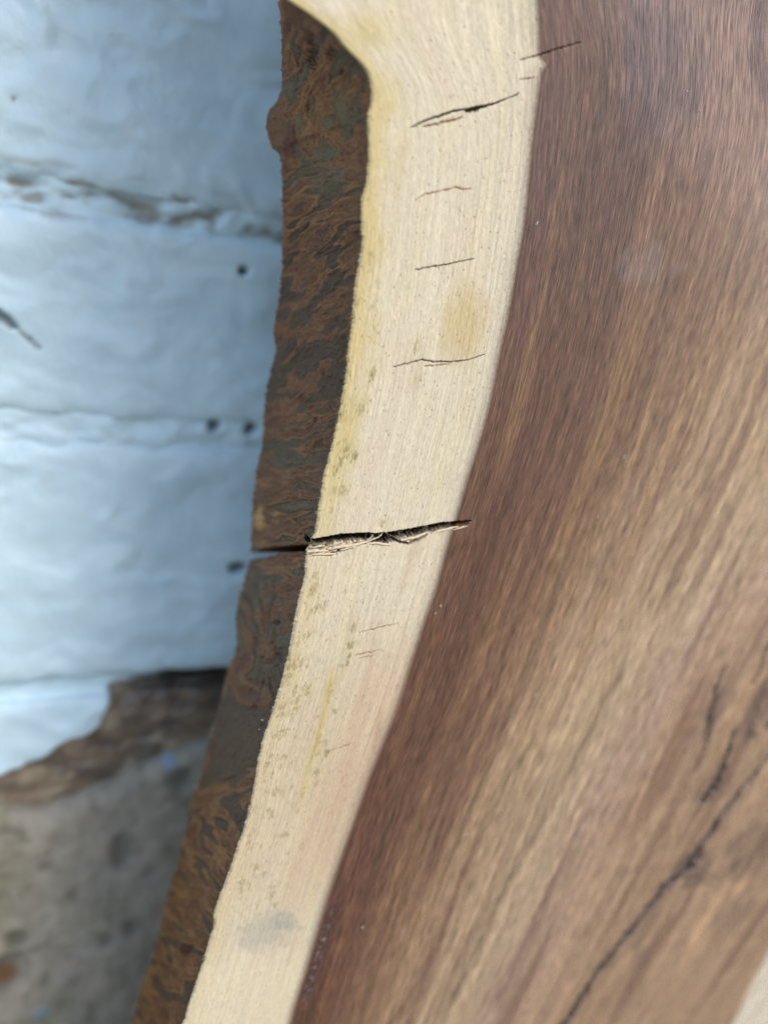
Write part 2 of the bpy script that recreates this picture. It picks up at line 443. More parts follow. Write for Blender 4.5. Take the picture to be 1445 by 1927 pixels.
bound_px = [(985, -150), (1005, -60), (1015, 0), (1018, 60), (1020, 105), (1029, 118), (1031, 124), (1022, 140), (1016, 180), (1006, 260), (998, 340), (990, 420), (974, 510), (960, 590), (945, 660), (925, 760), (906, 830), (884, 900), (864, 970), (846, 1030), (824, 1110), (800, 1180), (778, 1250), (757, 1320), (730, 1390), (705, 1450), (680, 1520), (652, 1600), (625, 1680), (603, 1750), (582, 1820), (560, 1890), (548, 1935), (520, 2030), (490, 2150)]
UL, UB, UR = smooth_curve(front_px, D_SLAB), smooth_curve(back_px, D_SLAB + T), smooth_curve(bound_px, D_SLAB)
U1c = smooth_curve([(2060, -200), (1960, 0), (1830, 400), (1650, 800), (1450, 1180), (1300, 1480), (1185, 1700), (1060, 1927), (940, 2150)], D_SLAB)
UX = smooth_curve([(1720, 1400), (1560, 1620), (1445, 1795), (1412, 1860), (1378, 1927), (1290, 2100)], D_SLAB)   # the far sapwood

vt = plane([(540, 0), (1445, 0)], D_SLAB)[1].max(); vb = plane([(345, 1927), (1445, 1927)], D_SLAB)[1].min()
vb_l = plane([(250, 1927)], D_SLAB + T)[1][0]
STEP = 0.135
V_fine = np.arange(vb - 2, vt + 2, STEP)
V_low = np.linspace(-CAM_H, vb - 2, 40)[:-1]; V_up = np.linspace(vt + 2, vt + 240, 50)[1:]
Vrow = np.concatenate([V_low, V_fine, V_up])
print('V range', vb, vb_l, vt, 'rows', len(Vrow))
def jag(v, amp=1.0):
    a = noise(v / 0.5, v * 0, 71) * 0.16 + noise(v / 1.7, v * 0, 72) * 0.22 + noise(v / 5, v * 0, 73) * 0.15
    r = np.maximum(noise(v / 0.33, v * 0 + 9, 74), 0) ** 2 * 0.5
    return (a - r) * amp
uL = UL(Vrow) + jag(Vrow, ss(70, -10, Vrow) * 0.7 + 0.35)
uR = UR(Vrow); u1 = U1c(Vrow)
uB = UB(Vrow) + jag(Vrow + 300, 0.8)

def soft(a, mm):
    k = int(3 * mm / STEP); x = np.arange(-k, k + 1) * STEP; g_ = np.exp(-(x / mm) ** 2); g_ /= g_.sum()
    return np.convolve(np.pad(a, k, mode='edge'), g_, 'valid')
gL, gR = soft(uL, 5.0), soft(uR, 9.0)

# cracks: (points in the photo, half width above, half width below [px], depth mm, darkness, colour)
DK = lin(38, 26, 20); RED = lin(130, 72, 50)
CR = []
def crack(pts, dep, dark, col=DK, along='u'):
    p = np.array(pts, float)
    Uc, Vc = plane(p[:, :2], D_SLAB)
    dz = 0.102
    CR.append((Uc, Vc, p[:, 2] * dz, p[:, 3] * dz, dep, dark, col, along))
# the split right through the edge; shade of the gap painted in near black
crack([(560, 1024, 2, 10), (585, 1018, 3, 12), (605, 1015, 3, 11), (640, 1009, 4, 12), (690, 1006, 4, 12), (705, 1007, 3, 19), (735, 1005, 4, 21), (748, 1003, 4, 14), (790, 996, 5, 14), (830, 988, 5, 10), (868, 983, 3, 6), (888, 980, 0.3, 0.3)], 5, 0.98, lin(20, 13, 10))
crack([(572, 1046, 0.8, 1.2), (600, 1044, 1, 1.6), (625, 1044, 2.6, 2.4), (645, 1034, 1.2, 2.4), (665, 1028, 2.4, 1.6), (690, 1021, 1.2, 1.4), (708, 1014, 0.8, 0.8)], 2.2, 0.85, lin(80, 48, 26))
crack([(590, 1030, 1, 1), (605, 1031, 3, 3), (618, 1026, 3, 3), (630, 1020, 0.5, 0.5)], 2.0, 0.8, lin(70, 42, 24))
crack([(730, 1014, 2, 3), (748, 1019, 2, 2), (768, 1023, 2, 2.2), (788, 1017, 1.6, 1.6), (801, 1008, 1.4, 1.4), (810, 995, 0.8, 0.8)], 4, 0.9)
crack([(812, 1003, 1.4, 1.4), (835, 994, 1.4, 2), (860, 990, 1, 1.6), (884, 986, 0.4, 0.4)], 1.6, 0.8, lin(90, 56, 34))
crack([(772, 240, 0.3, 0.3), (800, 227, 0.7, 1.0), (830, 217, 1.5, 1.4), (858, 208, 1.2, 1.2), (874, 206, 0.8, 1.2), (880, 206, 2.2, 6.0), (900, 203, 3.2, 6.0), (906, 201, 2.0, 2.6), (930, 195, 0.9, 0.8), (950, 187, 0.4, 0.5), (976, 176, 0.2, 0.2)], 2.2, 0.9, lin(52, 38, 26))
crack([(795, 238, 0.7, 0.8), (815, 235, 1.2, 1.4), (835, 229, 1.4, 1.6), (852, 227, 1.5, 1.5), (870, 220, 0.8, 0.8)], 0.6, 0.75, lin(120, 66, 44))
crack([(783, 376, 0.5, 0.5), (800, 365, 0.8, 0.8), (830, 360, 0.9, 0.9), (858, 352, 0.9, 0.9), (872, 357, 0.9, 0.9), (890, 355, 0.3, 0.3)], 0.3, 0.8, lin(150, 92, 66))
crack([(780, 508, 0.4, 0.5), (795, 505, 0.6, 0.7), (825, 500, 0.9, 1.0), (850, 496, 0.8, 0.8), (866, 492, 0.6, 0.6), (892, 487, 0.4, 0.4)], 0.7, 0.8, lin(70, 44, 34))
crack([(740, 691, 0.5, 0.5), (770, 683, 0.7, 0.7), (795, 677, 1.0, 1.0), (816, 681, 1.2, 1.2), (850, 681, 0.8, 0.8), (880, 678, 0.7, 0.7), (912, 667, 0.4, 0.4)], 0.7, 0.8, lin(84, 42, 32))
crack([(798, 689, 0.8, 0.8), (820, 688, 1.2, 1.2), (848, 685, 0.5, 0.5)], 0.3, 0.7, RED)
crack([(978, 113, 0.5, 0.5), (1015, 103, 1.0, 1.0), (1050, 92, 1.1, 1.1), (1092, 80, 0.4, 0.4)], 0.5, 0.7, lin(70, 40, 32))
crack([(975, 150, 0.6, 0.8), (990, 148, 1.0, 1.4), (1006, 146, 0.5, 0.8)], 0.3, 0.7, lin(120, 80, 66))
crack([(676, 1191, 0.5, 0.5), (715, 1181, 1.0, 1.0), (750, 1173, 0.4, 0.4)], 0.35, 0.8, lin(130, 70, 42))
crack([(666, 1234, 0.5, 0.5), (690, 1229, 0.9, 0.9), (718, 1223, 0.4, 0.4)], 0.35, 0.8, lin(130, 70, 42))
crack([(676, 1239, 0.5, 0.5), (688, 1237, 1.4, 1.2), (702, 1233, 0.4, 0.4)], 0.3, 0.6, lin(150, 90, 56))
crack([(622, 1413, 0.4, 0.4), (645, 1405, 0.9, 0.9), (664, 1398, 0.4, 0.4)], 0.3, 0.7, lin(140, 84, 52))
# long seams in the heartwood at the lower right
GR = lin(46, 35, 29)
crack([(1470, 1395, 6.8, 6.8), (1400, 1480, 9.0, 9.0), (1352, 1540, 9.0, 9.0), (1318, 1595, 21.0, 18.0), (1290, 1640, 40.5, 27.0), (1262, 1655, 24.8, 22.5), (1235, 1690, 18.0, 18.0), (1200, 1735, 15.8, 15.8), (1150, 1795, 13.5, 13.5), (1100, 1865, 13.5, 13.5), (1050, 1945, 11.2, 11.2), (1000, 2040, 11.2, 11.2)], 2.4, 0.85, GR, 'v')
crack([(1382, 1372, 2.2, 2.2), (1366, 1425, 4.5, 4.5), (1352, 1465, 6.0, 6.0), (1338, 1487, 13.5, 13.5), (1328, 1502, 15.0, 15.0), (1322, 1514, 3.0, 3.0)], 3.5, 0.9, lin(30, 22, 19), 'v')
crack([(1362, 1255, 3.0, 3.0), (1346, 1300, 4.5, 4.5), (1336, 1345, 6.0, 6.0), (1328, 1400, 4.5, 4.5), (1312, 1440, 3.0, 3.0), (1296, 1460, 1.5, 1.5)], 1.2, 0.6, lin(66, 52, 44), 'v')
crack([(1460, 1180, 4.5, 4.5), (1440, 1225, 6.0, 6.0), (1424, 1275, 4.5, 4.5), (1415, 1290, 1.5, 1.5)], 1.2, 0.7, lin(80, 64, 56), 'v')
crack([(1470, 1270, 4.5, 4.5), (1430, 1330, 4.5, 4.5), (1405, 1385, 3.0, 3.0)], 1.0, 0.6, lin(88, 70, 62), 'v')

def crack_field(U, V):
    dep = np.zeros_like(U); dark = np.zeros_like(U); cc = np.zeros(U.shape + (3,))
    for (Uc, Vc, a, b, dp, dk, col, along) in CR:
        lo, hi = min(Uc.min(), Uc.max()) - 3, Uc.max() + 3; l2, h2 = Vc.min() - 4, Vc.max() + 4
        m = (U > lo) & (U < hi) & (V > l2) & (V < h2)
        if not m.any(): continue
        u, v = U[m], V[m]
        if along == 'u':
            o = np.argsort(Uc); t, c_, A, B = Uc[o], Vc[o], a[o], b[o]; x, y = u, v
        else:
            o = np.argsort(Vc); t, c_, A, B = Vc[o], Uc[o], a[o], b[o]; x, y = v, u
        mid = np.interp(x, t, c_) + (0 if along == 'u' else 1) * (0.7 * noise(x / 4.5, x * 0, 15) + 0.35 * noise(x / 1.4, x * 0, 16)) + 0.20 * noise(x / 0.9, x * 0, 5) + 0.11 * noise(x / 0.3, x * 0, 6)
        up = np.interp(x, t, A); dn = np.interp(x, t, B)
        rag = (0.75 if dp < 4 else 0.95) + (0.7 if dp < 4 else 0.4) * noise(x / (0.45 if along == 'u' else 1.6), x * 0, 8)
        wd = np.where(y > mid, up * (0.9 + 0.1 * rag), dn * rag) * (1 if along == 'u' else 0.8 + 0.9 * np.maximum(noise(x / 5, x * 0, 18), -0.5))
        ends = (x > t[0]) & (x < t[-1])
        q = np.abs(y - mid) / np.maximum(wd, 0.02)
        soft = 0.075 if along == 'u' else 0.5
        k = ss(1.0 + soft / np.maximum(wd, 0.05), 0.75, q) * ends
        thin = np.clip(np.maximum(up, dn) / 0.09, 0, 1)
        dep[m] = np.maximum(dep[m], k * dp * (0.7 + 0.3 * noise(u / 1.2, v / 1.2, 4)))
        kd_ = ss(1.0 + 2.2 * soft / np.maximum(wd, 0.05), 0.9, q) * ends  # crack interiors: dark wood, with the shade of the recess painted in
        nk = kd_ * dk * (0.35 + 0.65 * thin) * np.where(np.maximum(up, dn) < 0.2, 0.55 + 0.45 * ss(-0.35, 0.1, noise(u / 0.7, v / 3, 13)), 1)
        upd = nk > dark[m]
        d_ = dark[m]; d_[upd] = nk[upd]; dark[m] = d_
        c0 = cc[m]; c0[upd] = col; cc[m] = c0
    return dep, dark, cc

def px_spots(U, V, pts, D=D_SLAB):
    out = np.zeros_like(U)
    for (x, y, rx, ry, a) in pts:
        cu, cv = plane([(x, y)], D); cu, cv = cu[0], cv[0]; s = 0.1
        m = (np.abs(U - cu) < rx * s * 3 + 1) & (np.abs(V - cv) < ry * s * 3 + 1)
        if not m.any(): continue
        u, v = U[m] - cu, V[m] - cv; u = u - 0.18 * v
        q = (u / (rx * s)) ** 2 + (v / (ry * s * 1.15)) ** 2 + 1.7 * noise(U[m] / 0.35, V[m] / 0.9, 3) + 0.8 * noise(U[m] / 0.9, V[m] / 1.6, 4)
        out[m] = np.maximum(out[m], a * ss(1.6, 0.1, q))
    return out

def strk(U, V, pts, w_px, D=D_SLAB):
    Uc, Vc = plane(np.array(pts, float), D); o = np.argsort(Vc)
    mid = np.interp(V, Vc[o], Uc[o]); wd = w_px * 0.1
    lo, hi = Vc.min(), Vc.max()
    return np.exp(-((U - mid) / wd) ** 2) * ss(lo - 3, lo + 6, V) * ss(hi + 3, hi - 6, V)

# ---- sapwood
NS = 232
tt = np.linspace(0, 1, NS)
U = uL[:, None] + (uR - uL)[:, None] * tt[None, :]; V = np.repeat(Vrow[:, None], NS, 1)
px, py = proj(U, V, D_SLAB)
tm = 29.0 * (U - gL[:, None]) / (gR - gL)[:, None]                     # mm across the band
dL = U - uL[:, None]; dR = uR[:, None] - U
warp = 0.15 * fbm(U / 4, V / 6, 30, 2)
gx_, gy_ = tm * 1.0 + warp, V
h = 0.035 * noise((gx_ + 0.5 * noise(U / 2.2, V / 2.2, 33)) / 0.36, V / 1.5, 31) + 0.05 * fbm(tm / 1.2, V / 12, 34, 3)
h += 0.02 * np.sin(2 * np.pi * (tm / 1.15 + 0.35 * noise(tm / 9, V / 30, 36))) * ss(9, 3, dR) * ss(-30, 20, V)
h += 0.10 * noise(U / 7, V / 12, 35)
h *= ss(0, 0.5, dR)
h -= (0.35 + 0.25 * noise(V / 1.3, U * 0, 2)) * ss(0.55, 0, dL) ** 2
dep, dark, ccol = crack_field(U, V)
# sunken torn wood between the two lips of the split
fl = ss(560, 590, px) * ss(900, 860, px)
lipU = np.interp(px, [560, 600, 650, 700, 740, 800, 870], [1020, 1015, 1010, 1008, 1006, 996, 984]); lipL = np.interp(px, [560, 600, 630, 665, 700, 740, 790, 810, 880], [1047, 1046, 1046, 1030, 1019, 1020, 1018, 1003, 988])
inb = fl * ss(lipU - 1, lipU + 3, py) * ss(lipL + 2, lipL - 2, py)
torn = fbm(U / 1.1, V / 0.55, 41, 4)
h += inb * (-0.35 + 0.75 * torn)
h -= dep
BASE = np.array([0.675, 0.585, 0.428])
c = np.broadcast_to(BASE, U.shape + (3,)).copy()
c = mix(c, BASE * [0.99, 0.955, 0.94], ss(-0.2, 0.5, fbm(tm / 6, V / 30, 22, 3)) * 0.8)                  # pinkish
c = mix(c, BASE * [1.0, 0.99, 0.90], ss(0.0, 0.6, fbm(tm / 3.5, V / 40, 23, 3)) * 0.8)
yel = ss(7.5, 0.5, dL + 2.2 * fbm(U / 3, V / 9, 24, 3)) * ss(-75, -20, V) * 0.8
yel = np.maximum(yel, ss(6, 1, dL) * 0.35)
yel = np.maximum(yel, ss(14, 0, np.hypot(px - 690, (py - 60) * 1.2) / 6) * 0.7)
c = mix(c, np.array([0.60, 0.455, 0.17]), yel * 0.9)
pq = ((px - 872 + (py - 610) * 0.12) / 46) ** 2 + ((py - 610) / 78) ** 2 + 0.6 * fbm(U / 2.2, V / 9, 25, 4)
c = mix(c, np.array([0.58, 0.44, 0.22]), ss(1.7, -0.2, pq) * 0.85)
c = mix(c, np.array([0.60, 0.43, 0.29]), ss(0, 6, -V - 40) * ss(16, 6, dR) * 0.5 * ss(-0.3, 0.3, fbm(tm / 5, V / 40, 26, 2)))    # warmer low down
c = mix(c, np.array([0.60, 0.465, 0.30]), ss(1080, 1400, py) * ss(1800, 1640, py) * 0.55)
c = mix(c, np.array([0.57, 0.40, 0.265]), ss(1120, 1300, py) * ss(1760, 1560, py) * ss(17, 9, dR) * (0.45 + 0.5 * fbm(tm / 3, V / 40, 29, 2)))
c = mix(c, c * [0.84, 0.84, 0.88], ss(4.2, 0.8, dR) * 0.9)                                    # greyer rim by the heartwood
ring = 0.5 + 0.5 * np.sin(2 * np.pi * (tm / 1.15 + 0.5 * noise(tm / 9, V / 30, 36)))
c *= (1 - 0.17 * ring ** 2 * ss(16, 3, dR) * (0.35 + 0.65 * ss(-0.2, 0.4, noise(tm / 1.5, V / 7, 37))) * ss(-45, 0, V))[..., None]
ring2 = fbm(tm / 0.55, V / 45, 38, 2)
c *= (1 - 0.12 * np.maximum(ring2, 0) - 0.16 * np.maximum(fbm(tm / 0.8, V / 60, 39, 2), 0) * ss(-20, -70, V))[..., None]
sp = [(697, 483, 8, 7, .5), (672, 572, 4, 7, .6), (783, 652, 6, 12, .6), (702, 702, 6, 12, .7), (785, 712, 6, 8, .35), (680, 768, 8, 11, .55), (645, 775, 6, 8, .6), (647, 790, 5, 6, .5), (652, 850, 8, 12, .8), (668, 858, 6, 11, .8), (640, 870, 6, 9, .8), (632, 884, 6, 9, .75), (645, 925, 8, 10, .6), (628, 920, 6, 8, .5), (720, 985, 6, 6, .6), (590, 1110, 8, 10, .6), (584, 1120, 8, 6, .5), (597, 1145, 8, 6, .8), (592, 1150, 10, 5, .5), (590, 1190, 7, 8, .4), (664, 1182, 5, 10, .65), (660, 1214, 8, 8, .85), (656, 1240, 4, 16, .9), (644, 1254, 7, 4, .5), (548, 1252, 9, 9, .7), (556, 1256, 5, 7, .6), (542, 1238, 7, 8, .5), (545, 1270, 7, 7, .6), (556, 1294, 4, 8, .7), (581, 1298, 6, 10, .8), (560, 1318, 4, 11, .55), (558, 1332, 6, 8, .65), (622, 1294, 5, 10, .85), (532, 1330, 10, 6, .5), (528, 1345, 7, 5, .5), (538, 1374, 14, 4, .6), (519, 1385, 7, 5, .5), (629, 1340, 5, 5, .7), (598, 1398, 6, 14, .7), (612, 1396, 6, 9, .5), (615, 1416, 7, 10, .8), (598, 1418, 8, 7, .55), (532, 1424, 5, 6, .7), (504, 1440, 9, 8, .5), (596, 1454, 9, 9, .6), (594, 1474, 6, 6, .5), (570, 1494, 4, 14, .7), (520, 1490, 9, 9, .6), (512, 1530, 6, 8, .6), (560, 1526, 4, 6, .6), (535, 1570, 9, 8, .55), (568, 1592, 5, 8, .5), (542, 1606, 6, 6, .4), (456, 1661, 7, 10, .5), (455, 1690, 5, 6, .5), (512, 1684, 7, 9, .65), (518, 1702, 6, 6, .7), (540, 1625, 5, 5, .3), (526, 1660, 6, 6, .3)]
rr = random.Random(3)
for i in range(110):
    y = rr.uniform(1080, 1720); x = np.interp(y, [1080, 1720], [582, 425]) + abs(rr.gauss(0, 40)) + 6
    sp.append((x, y, rr.uniform(2.5, 6), rr.uniform(3, 9), rr.uniform(.2, .6)))
for i in range(16):
    y = rr.uniform(450, 1000); x = np.interp(y, [450, 1000], [690, 604]) + abs(rr.gauss(0, 22)) + 5
    sp.append((x, y, rr.uniform(2.5, 5), rr.uniform(3, 8), rr.uniform(.2, .5)))
s_ = px_spots(U, V, sp)
halo = px_spots(U, V, [(x, y, rx * 2.6, ry * 2.2, a * 0.6) for (x, y, rx, ry, a) in sp[:34]])
c = mix(c, np.array([0.55, 0.42, 0.16]), halo * 0.55)
c = mix(c, np.array([0.24, 0.185, 0.06]), s_ * (0.55 + 0.45 * ss(-0.2, 0.3, noise(U / 0.3, V / 0.9, 19))))
gs = np.maximum(strk(U, V, [(624, 1270), (618, 1310), (607, 1345), (600, 1380), (590, 1420), (580, 1445)], 2.6), 0)
c = mix(c, np.array([0.40, 0.28, 0.06]), np.clip(gs * (0.9 + noise(U / .5, V / 1.5, 9)), 0, 1) * 0.75)
c = mix(c, np.array([0.55, 0.42, 0.17]), strk(U, V, [(628, 1255), (610, 1340), (580, 1450), (560, 1530)], 12) * 0.55)
bs = ss(0, 1, fbm(U / 3.5, V / 3, 27, 3) * 0.9 + 1.15 - (((px - 500) / 70) ** 2 + ((py - 1752 + (px - 500) * 0.22) / 42) ** 2))
c = mix(c, np.array([0.42, 0.385, 0.30]), bs * 0.6)
bs2 = ss(1.2, 0.3, ((px - 532) / 26) ** 2 + ((py - 1732) / 22) ** 2 + 0.5 * fbm(U / 2, V / 2, 28, 2))
c = mix(c, np.array([0.34, 0.36, 0.30]), bs2 * 0.5)
br = strk(U, V, [(722, 1330), (704, 1400), (697, 1425)], 9)
c = mix(c, np.array([0.40, 0.255, 0.175]), br * 0.65)
c = mix(c, np.array([0.72, 0.61, 0.41]), ss(1770, 1850, py) * 0.6)
# the edge of the colour change is a millimetre soft
HB = lin(98, 66, 52) * 0.9
softw = np.interp(py, [0, 400, 1200, 1900], [0.85, 0.8, 1.0, 1.2]) + 0.25 * noise(V / 0.6, U / 0.4, 17)
edge_mix = 0.9 * ss(2.0, -0.1, dR / softw) + 0.1 * ss(0.5, 0, dR)
c = mix(c, c * [0.80, 0.79, 0.80], ss(3.2, 0.7, dR) * 0.6)
c = mix(c, HB, edge_mix)
c = mix(c, c * [0.80, 0.62, 0.45], inb * ss(-0.1, -0.6, torn) * 0.9)
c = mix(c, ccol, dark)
grain = np.stack([gx_, gy_, 0 * U], -1)
grid_mesh('sapwood', world(U, V, D_SLAB - h), SAP, slab, {'tone': ('FLOAT_COLOR', c), 'grain': ('FLOAT_VECTOR', grain)})
sap_edge_D = D_SLAB - h[:, 0]

# ---- heartwood
NH = 330
uMax = float(plane([(1445, 1927)], D_SLAB)[0][0]) + 75
t2 = np.linspace(0, 1, NH) ** 1.35
U = uR[:, None] + (uMax - uR)[:, None] * t2[None, :]; V = np.repeat(Vrow[:, None], NH, 1)
px, py = proj(U, V, D_SLAB)
tau = (U - gR[:, None]) / np.maximum(u1 - gR, 20)[:, None]
tmm = tau * 95.0
# the knot at the top right bends the grain round it
ku, kv = plane([(1500, 30)], D_SLAB); kd = np.hypot((U - ku[0]) / 1.0, (V - kv[0]) / 1.5)
tmm = tmm + 6.0 * np.exp(-(kd / 10) ** 2)
tmm = tmm + 0.5 * fbm(U / 18, V / 45, 80, 2) + 0.05 * noise(U / 3, V / 9, 81) + 2.2 * ss(vt - 40, vt + 5, V) * np.exp(-(tau / 0.25) ** 2) * noise(V / 18, U * 0 + 2, 82)
stops = [0, 0.06, 0.16, 0.28, 0.42, 0.58, 0.75, 0.92, 1.05, 1.25, 1.6, 3]
cols = np.array([lin(*k) for k in [(98, 66, 52), (100, 68, 54), (106, 74, 60), (124, 92, 73), (150, 118, 94), (168, 138, 112), (178, 150, 124), (177, 149, 126), (170, 140, 122), (170, 138, 116), (166, 134, 110), (166, 134, 110)]]) * 0.93  # paler to the right: wood colour, with some grazing sheen put into the tones
tb = tau * (0.82 + 0.75 * ss(500, 1600, py)) + 0.05 * fbm(tmm / 9, V / 90, 83, 3)
c = np.stack([np.interp(tb, stops, cols[:, k]) for k in range(3)], -1)
c = c * np.array([0.965, 0.99, 0.93])
b1 = fbm(tmm / 2.6, V / 110, 84, 3); b2 = fbm(tmm / 7, V / 150, 85, 3); b3 = fbm(tmm / 0.9, V / 50, 86, 2)
c *= (1 + 0.22 * b1 + 0.17 * b2 + 0.16 * b3)[..., None]
c = mix(c, lin(150, 118, 78) * 0.8, ss(0.15, 0.6, b2) * 0.35)
c = mix(c, lin(96, 62, 56) * 0.9, ss(0.1, 0.5, fbm(tmm / 5, V / 70, 87, 3)) * 0.45)
# pinkish grey area at the top right and dull bluish bloom
c = mix(c, lin(152, 124, 114) * 0.9, ss(0.35, 1.0, ((px - 1050) / 400 + (300 - py) / 700)) * 0.5)
c = mix(c, lin(96, 80, 82) * 0.9, ss(1.2, 0.2, ((px - 1240) / 90) ** 2 + ((py - 120) / 170) ** 2 + 0.8 * fbm(U / 5, V / 14, 88, 3)) * 0.45)
c = mix(c, lin(128, 112, 106) * 0.9, ss(1.2, 0.2, ((px - 1215) / 60) ** 2 + ((py - 500) / 50) ** 2 + 0.8 * fbm(U / 4, V / 5, 89, 3)) * 0.4)
OL = lin(104, 86, 66) * 0.85
for pts, wpx, a in [([(1180, 1240), (1130, 1340), (1060, 1470), (1000, 1585), (940, 1690), (890, 1800), (840, 1900)], 15, .75), ([(1100, 1560), (1060, 1660), (1010, 1770), (930, 1930)], 10, .5), ([(1015, 1370), (960, 1460), (930, 1530), (900, 1600)], 7, .55), ([(960, 1330), (925, 1430), (880, 1540), (840, 1640)], 8, .5), ([(890, 1300), (830, 1450), (760, 1620)], 9, .4), ([(850, 1180), (780, 1400), (700, 1640)], 8, .4), ([(1090, 1000), (1000, 1250), (930, 1400)], 9, .35), ([(1290, 700), (1190, 960), (1120, 1100)], 10, .45), ([(980, 560), (900, 900), (830, 1180)], 8, .3)]:
    c = mix(c, OL, strk(U, V, pts, wpx) * a * np.clip(0.8 + 0.6 * noise(tmm / .8, V / 14, 90), 0, 1))
for pts, wpx, a in [([(1445, 560), (1330, 830), (1200, 1080), (1100, 1290)], 34, .4), ([(1445, 900), (1350, 1100), (1230, 1330), (1130, 1520)], 30, .35), ([(1240, 820), (1150, 1020), (1060, 1230)], 20, .35)]:
    c = mix(c, lin(172, 146, 122) * 0.95, strk(U, V, pts, wpx) * a * np.clip(0.8 + 0.8 * noise(tmm / 1.2, V / 30, 94), 0, 1))
for pts_, w_ in [([(1400, 1480), (1318, 1595), (1235, 1690), (1150, 1795), (1050, 1945)], 16), ([(1375, 1390), (1340, 1490)], 22), ([(1350, 1290), (1320, 1430)], 12)]:
    c = mix(c, lin(100, 78, 66) * 0.85, strk(U, V, pts_, w_ * 1.5) * np.clip(0.5 + 0.9 * fbm(tmm / 1.2, V / 6, 191, 3), 0, 0.85))
# stains round the seams
for (x, y, rx, ry, a) in [(1300, 1640, 45, 40, .7), (1210, 1745, 26, 60, .35), (1415, 1590, 55, 45, .55), (1340, 1480, 34, 44, .5), (1345, 1330, 20, 70, .45), (1425, 1330, 26, 70, .5), (1445, 1362, 10, 12, .9), (1414, 1382, 12, 10, .7), (1390, 1640, 70, 20, .4), (1210, 1800, 14, 26, .4), (1170, 1640, 22, 16, .3), (1180, 1870, 40, 60, .25), (1380, 1720, 50, 40, .3)]:
    q = ((px - x + (py - y) * 0.5) / rx) ** 2 + ((py - y) / ry) ** 2 + 1.1 * fbm(tmm / 2.4, V / 7, 92, 3)
    c = mix(c, lin(94, 78, 72) * 0.85, ss(1.4, 0, q) * a)
for (x, y, rx, ry, a) in [(1325, 1730, 11, 62, .8), (1395, 1668, 8, 30, .7), (1425, 1850, 18, 60, .5), (1300, 1790, 10, 50, .4)]:
    q = ((px - x + (py - y) * 0.62) / rx) ** 2 + ((py - y) / ry) ** 2 + 0.7 * fbm(tmm / 2, V / 9, 93, 2)
    c = mix(c, lin(205, 165, 128) * 0.95, ss(1.2, 0.1, q) * a)
# the purple-brown strip with grey bloom by the boundary, low down
dk = strk(U, V, [(640, 1660), (615, 1740), (600, 1790), (580, 1860), (570, 1890)], 13)
c = mix(c, lin(74, 52, 50) * 0.9, dk * 0.75)
blo = dk * ss(0.05, 0.5, fbm(U / 0.9, V / 1.3, 95, 3)) * ss(1690, 1740, py)
c = mix(c, lin(150, 150, 158) * 0.8, blo * 0.6)
ored = strk(U, V, [(680, 1640), (650, 1740), (615, 1870), (600, 1940)], 16)
c = mix(c, lin(134, 92, 68) * 0.9, ored * 0.3)
# knot
c = mix(c, lin(190, 172, 160) * 0.85, ss(9, 3, kd + 1.5 * fbm(U / 2, V / 4, 96, 2)) * 0.6)
c = mix(c, lin(80, 62, 66) * 0.9, ss(3.2, 0.3, np.abs(kd - 10.5 + 1.2 * noise(U / 2, V / 4, 97))) * ss(1300, 1400, px) * 0.5)
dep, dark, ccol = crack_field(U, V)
c = mix(c, HB, ss(1.6, 0.0, U - uR[:, None]) * 0.8)
# far sapwood at the lower right corner
ux = np.where(Vrow < plane([(1720, 1400)], D_SLAB)[1][0], UX(Vrow), 1e4)[:, None]
dxs = U - ux
c = mix(c, np.array([0.62, 0.53, 0.41]), ss(-1.6, 1.2, dxs + 0.8 * fbm(U / 5, V / 9, 98, 2)))
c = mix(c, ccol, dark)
h = 0.03 * noise(tmm / 0.4, V / 3.0, 31) + 0.06 * fbm(tmm / 2, V / 30, 34, 2) + 0.10 * noise(U / 9, V / 14, 35)
h *= ss(0, 0.6, U - uR[:, None])
h -= dep
h -= 0.5 * ss(1.3, 0, ((px - 1300) / 60) ** 2 + ((py - 1640) / 60) ** 2) * (0.5 + fbm(U / 2, V / 2, 99, 3))
grid_mesh('heartwood', world(U, V, D_SLAB - h), HEART, slab, {'tone': ('FLOAT_COLOR', c), 'grain': ('FLOAT_VECTOR', np.stack([tmm, V, 0 * U], -1))})

# ---- the live edge, bark stripped off
NB = 168
b = np.linspace(0, 1, NB)
V = np.repeat(Vrow[:, None], NB, 1)
shape = b[None, :]
U = uL[:, None] + (uB - uL)[:, None] * shape
W = sap_edge_D[:, None] * (1 - b)[None, :] + (D_SLAB + T) * b[None, :]
px, py = proj(U, V, W)
X, Y = px / 10.0, py / 10.0                        # pattern laid out at the scale it is seen on the edge
fields = [(5, 82, 3.2, 1.1), (17, 70, 4.5, 1.5), (27, 100, 5.5, 2.2), (36, 20, 6.0, 1.8), (44, 38, 4.5, 0.9), (54, 33, 5.5, 1.25), (63, 35, 6.0, 1.3), (72, 52, 6.5, 1.6), (80, 22, 6.5, 1.2), (88, 6, 6.0, 1.2), (96, 8, 6.0, 1.1), (105, 0, 5.0, 1.4), (113, 10, 4.5, 1.6), (122, 80, 4.5, 2.0), (132, 40, 5, 3.5), (141, 60, 6, 4.2), (149, 20, 4.2, 1.6), (158, -62, 3.6, 1.0), (168, -55, 4.0, 0.9), (177, -35, 4.5, 1.2), (186, -60, 4.0, 1.5)]
wx = X + 0.9 * fbm(X / 5, Y / 5, 101, 3); wy = Y + 0.9 * fbm(X / 5 + 40, Y / 5, 102, 3)
Fs = 0; Ws = 0
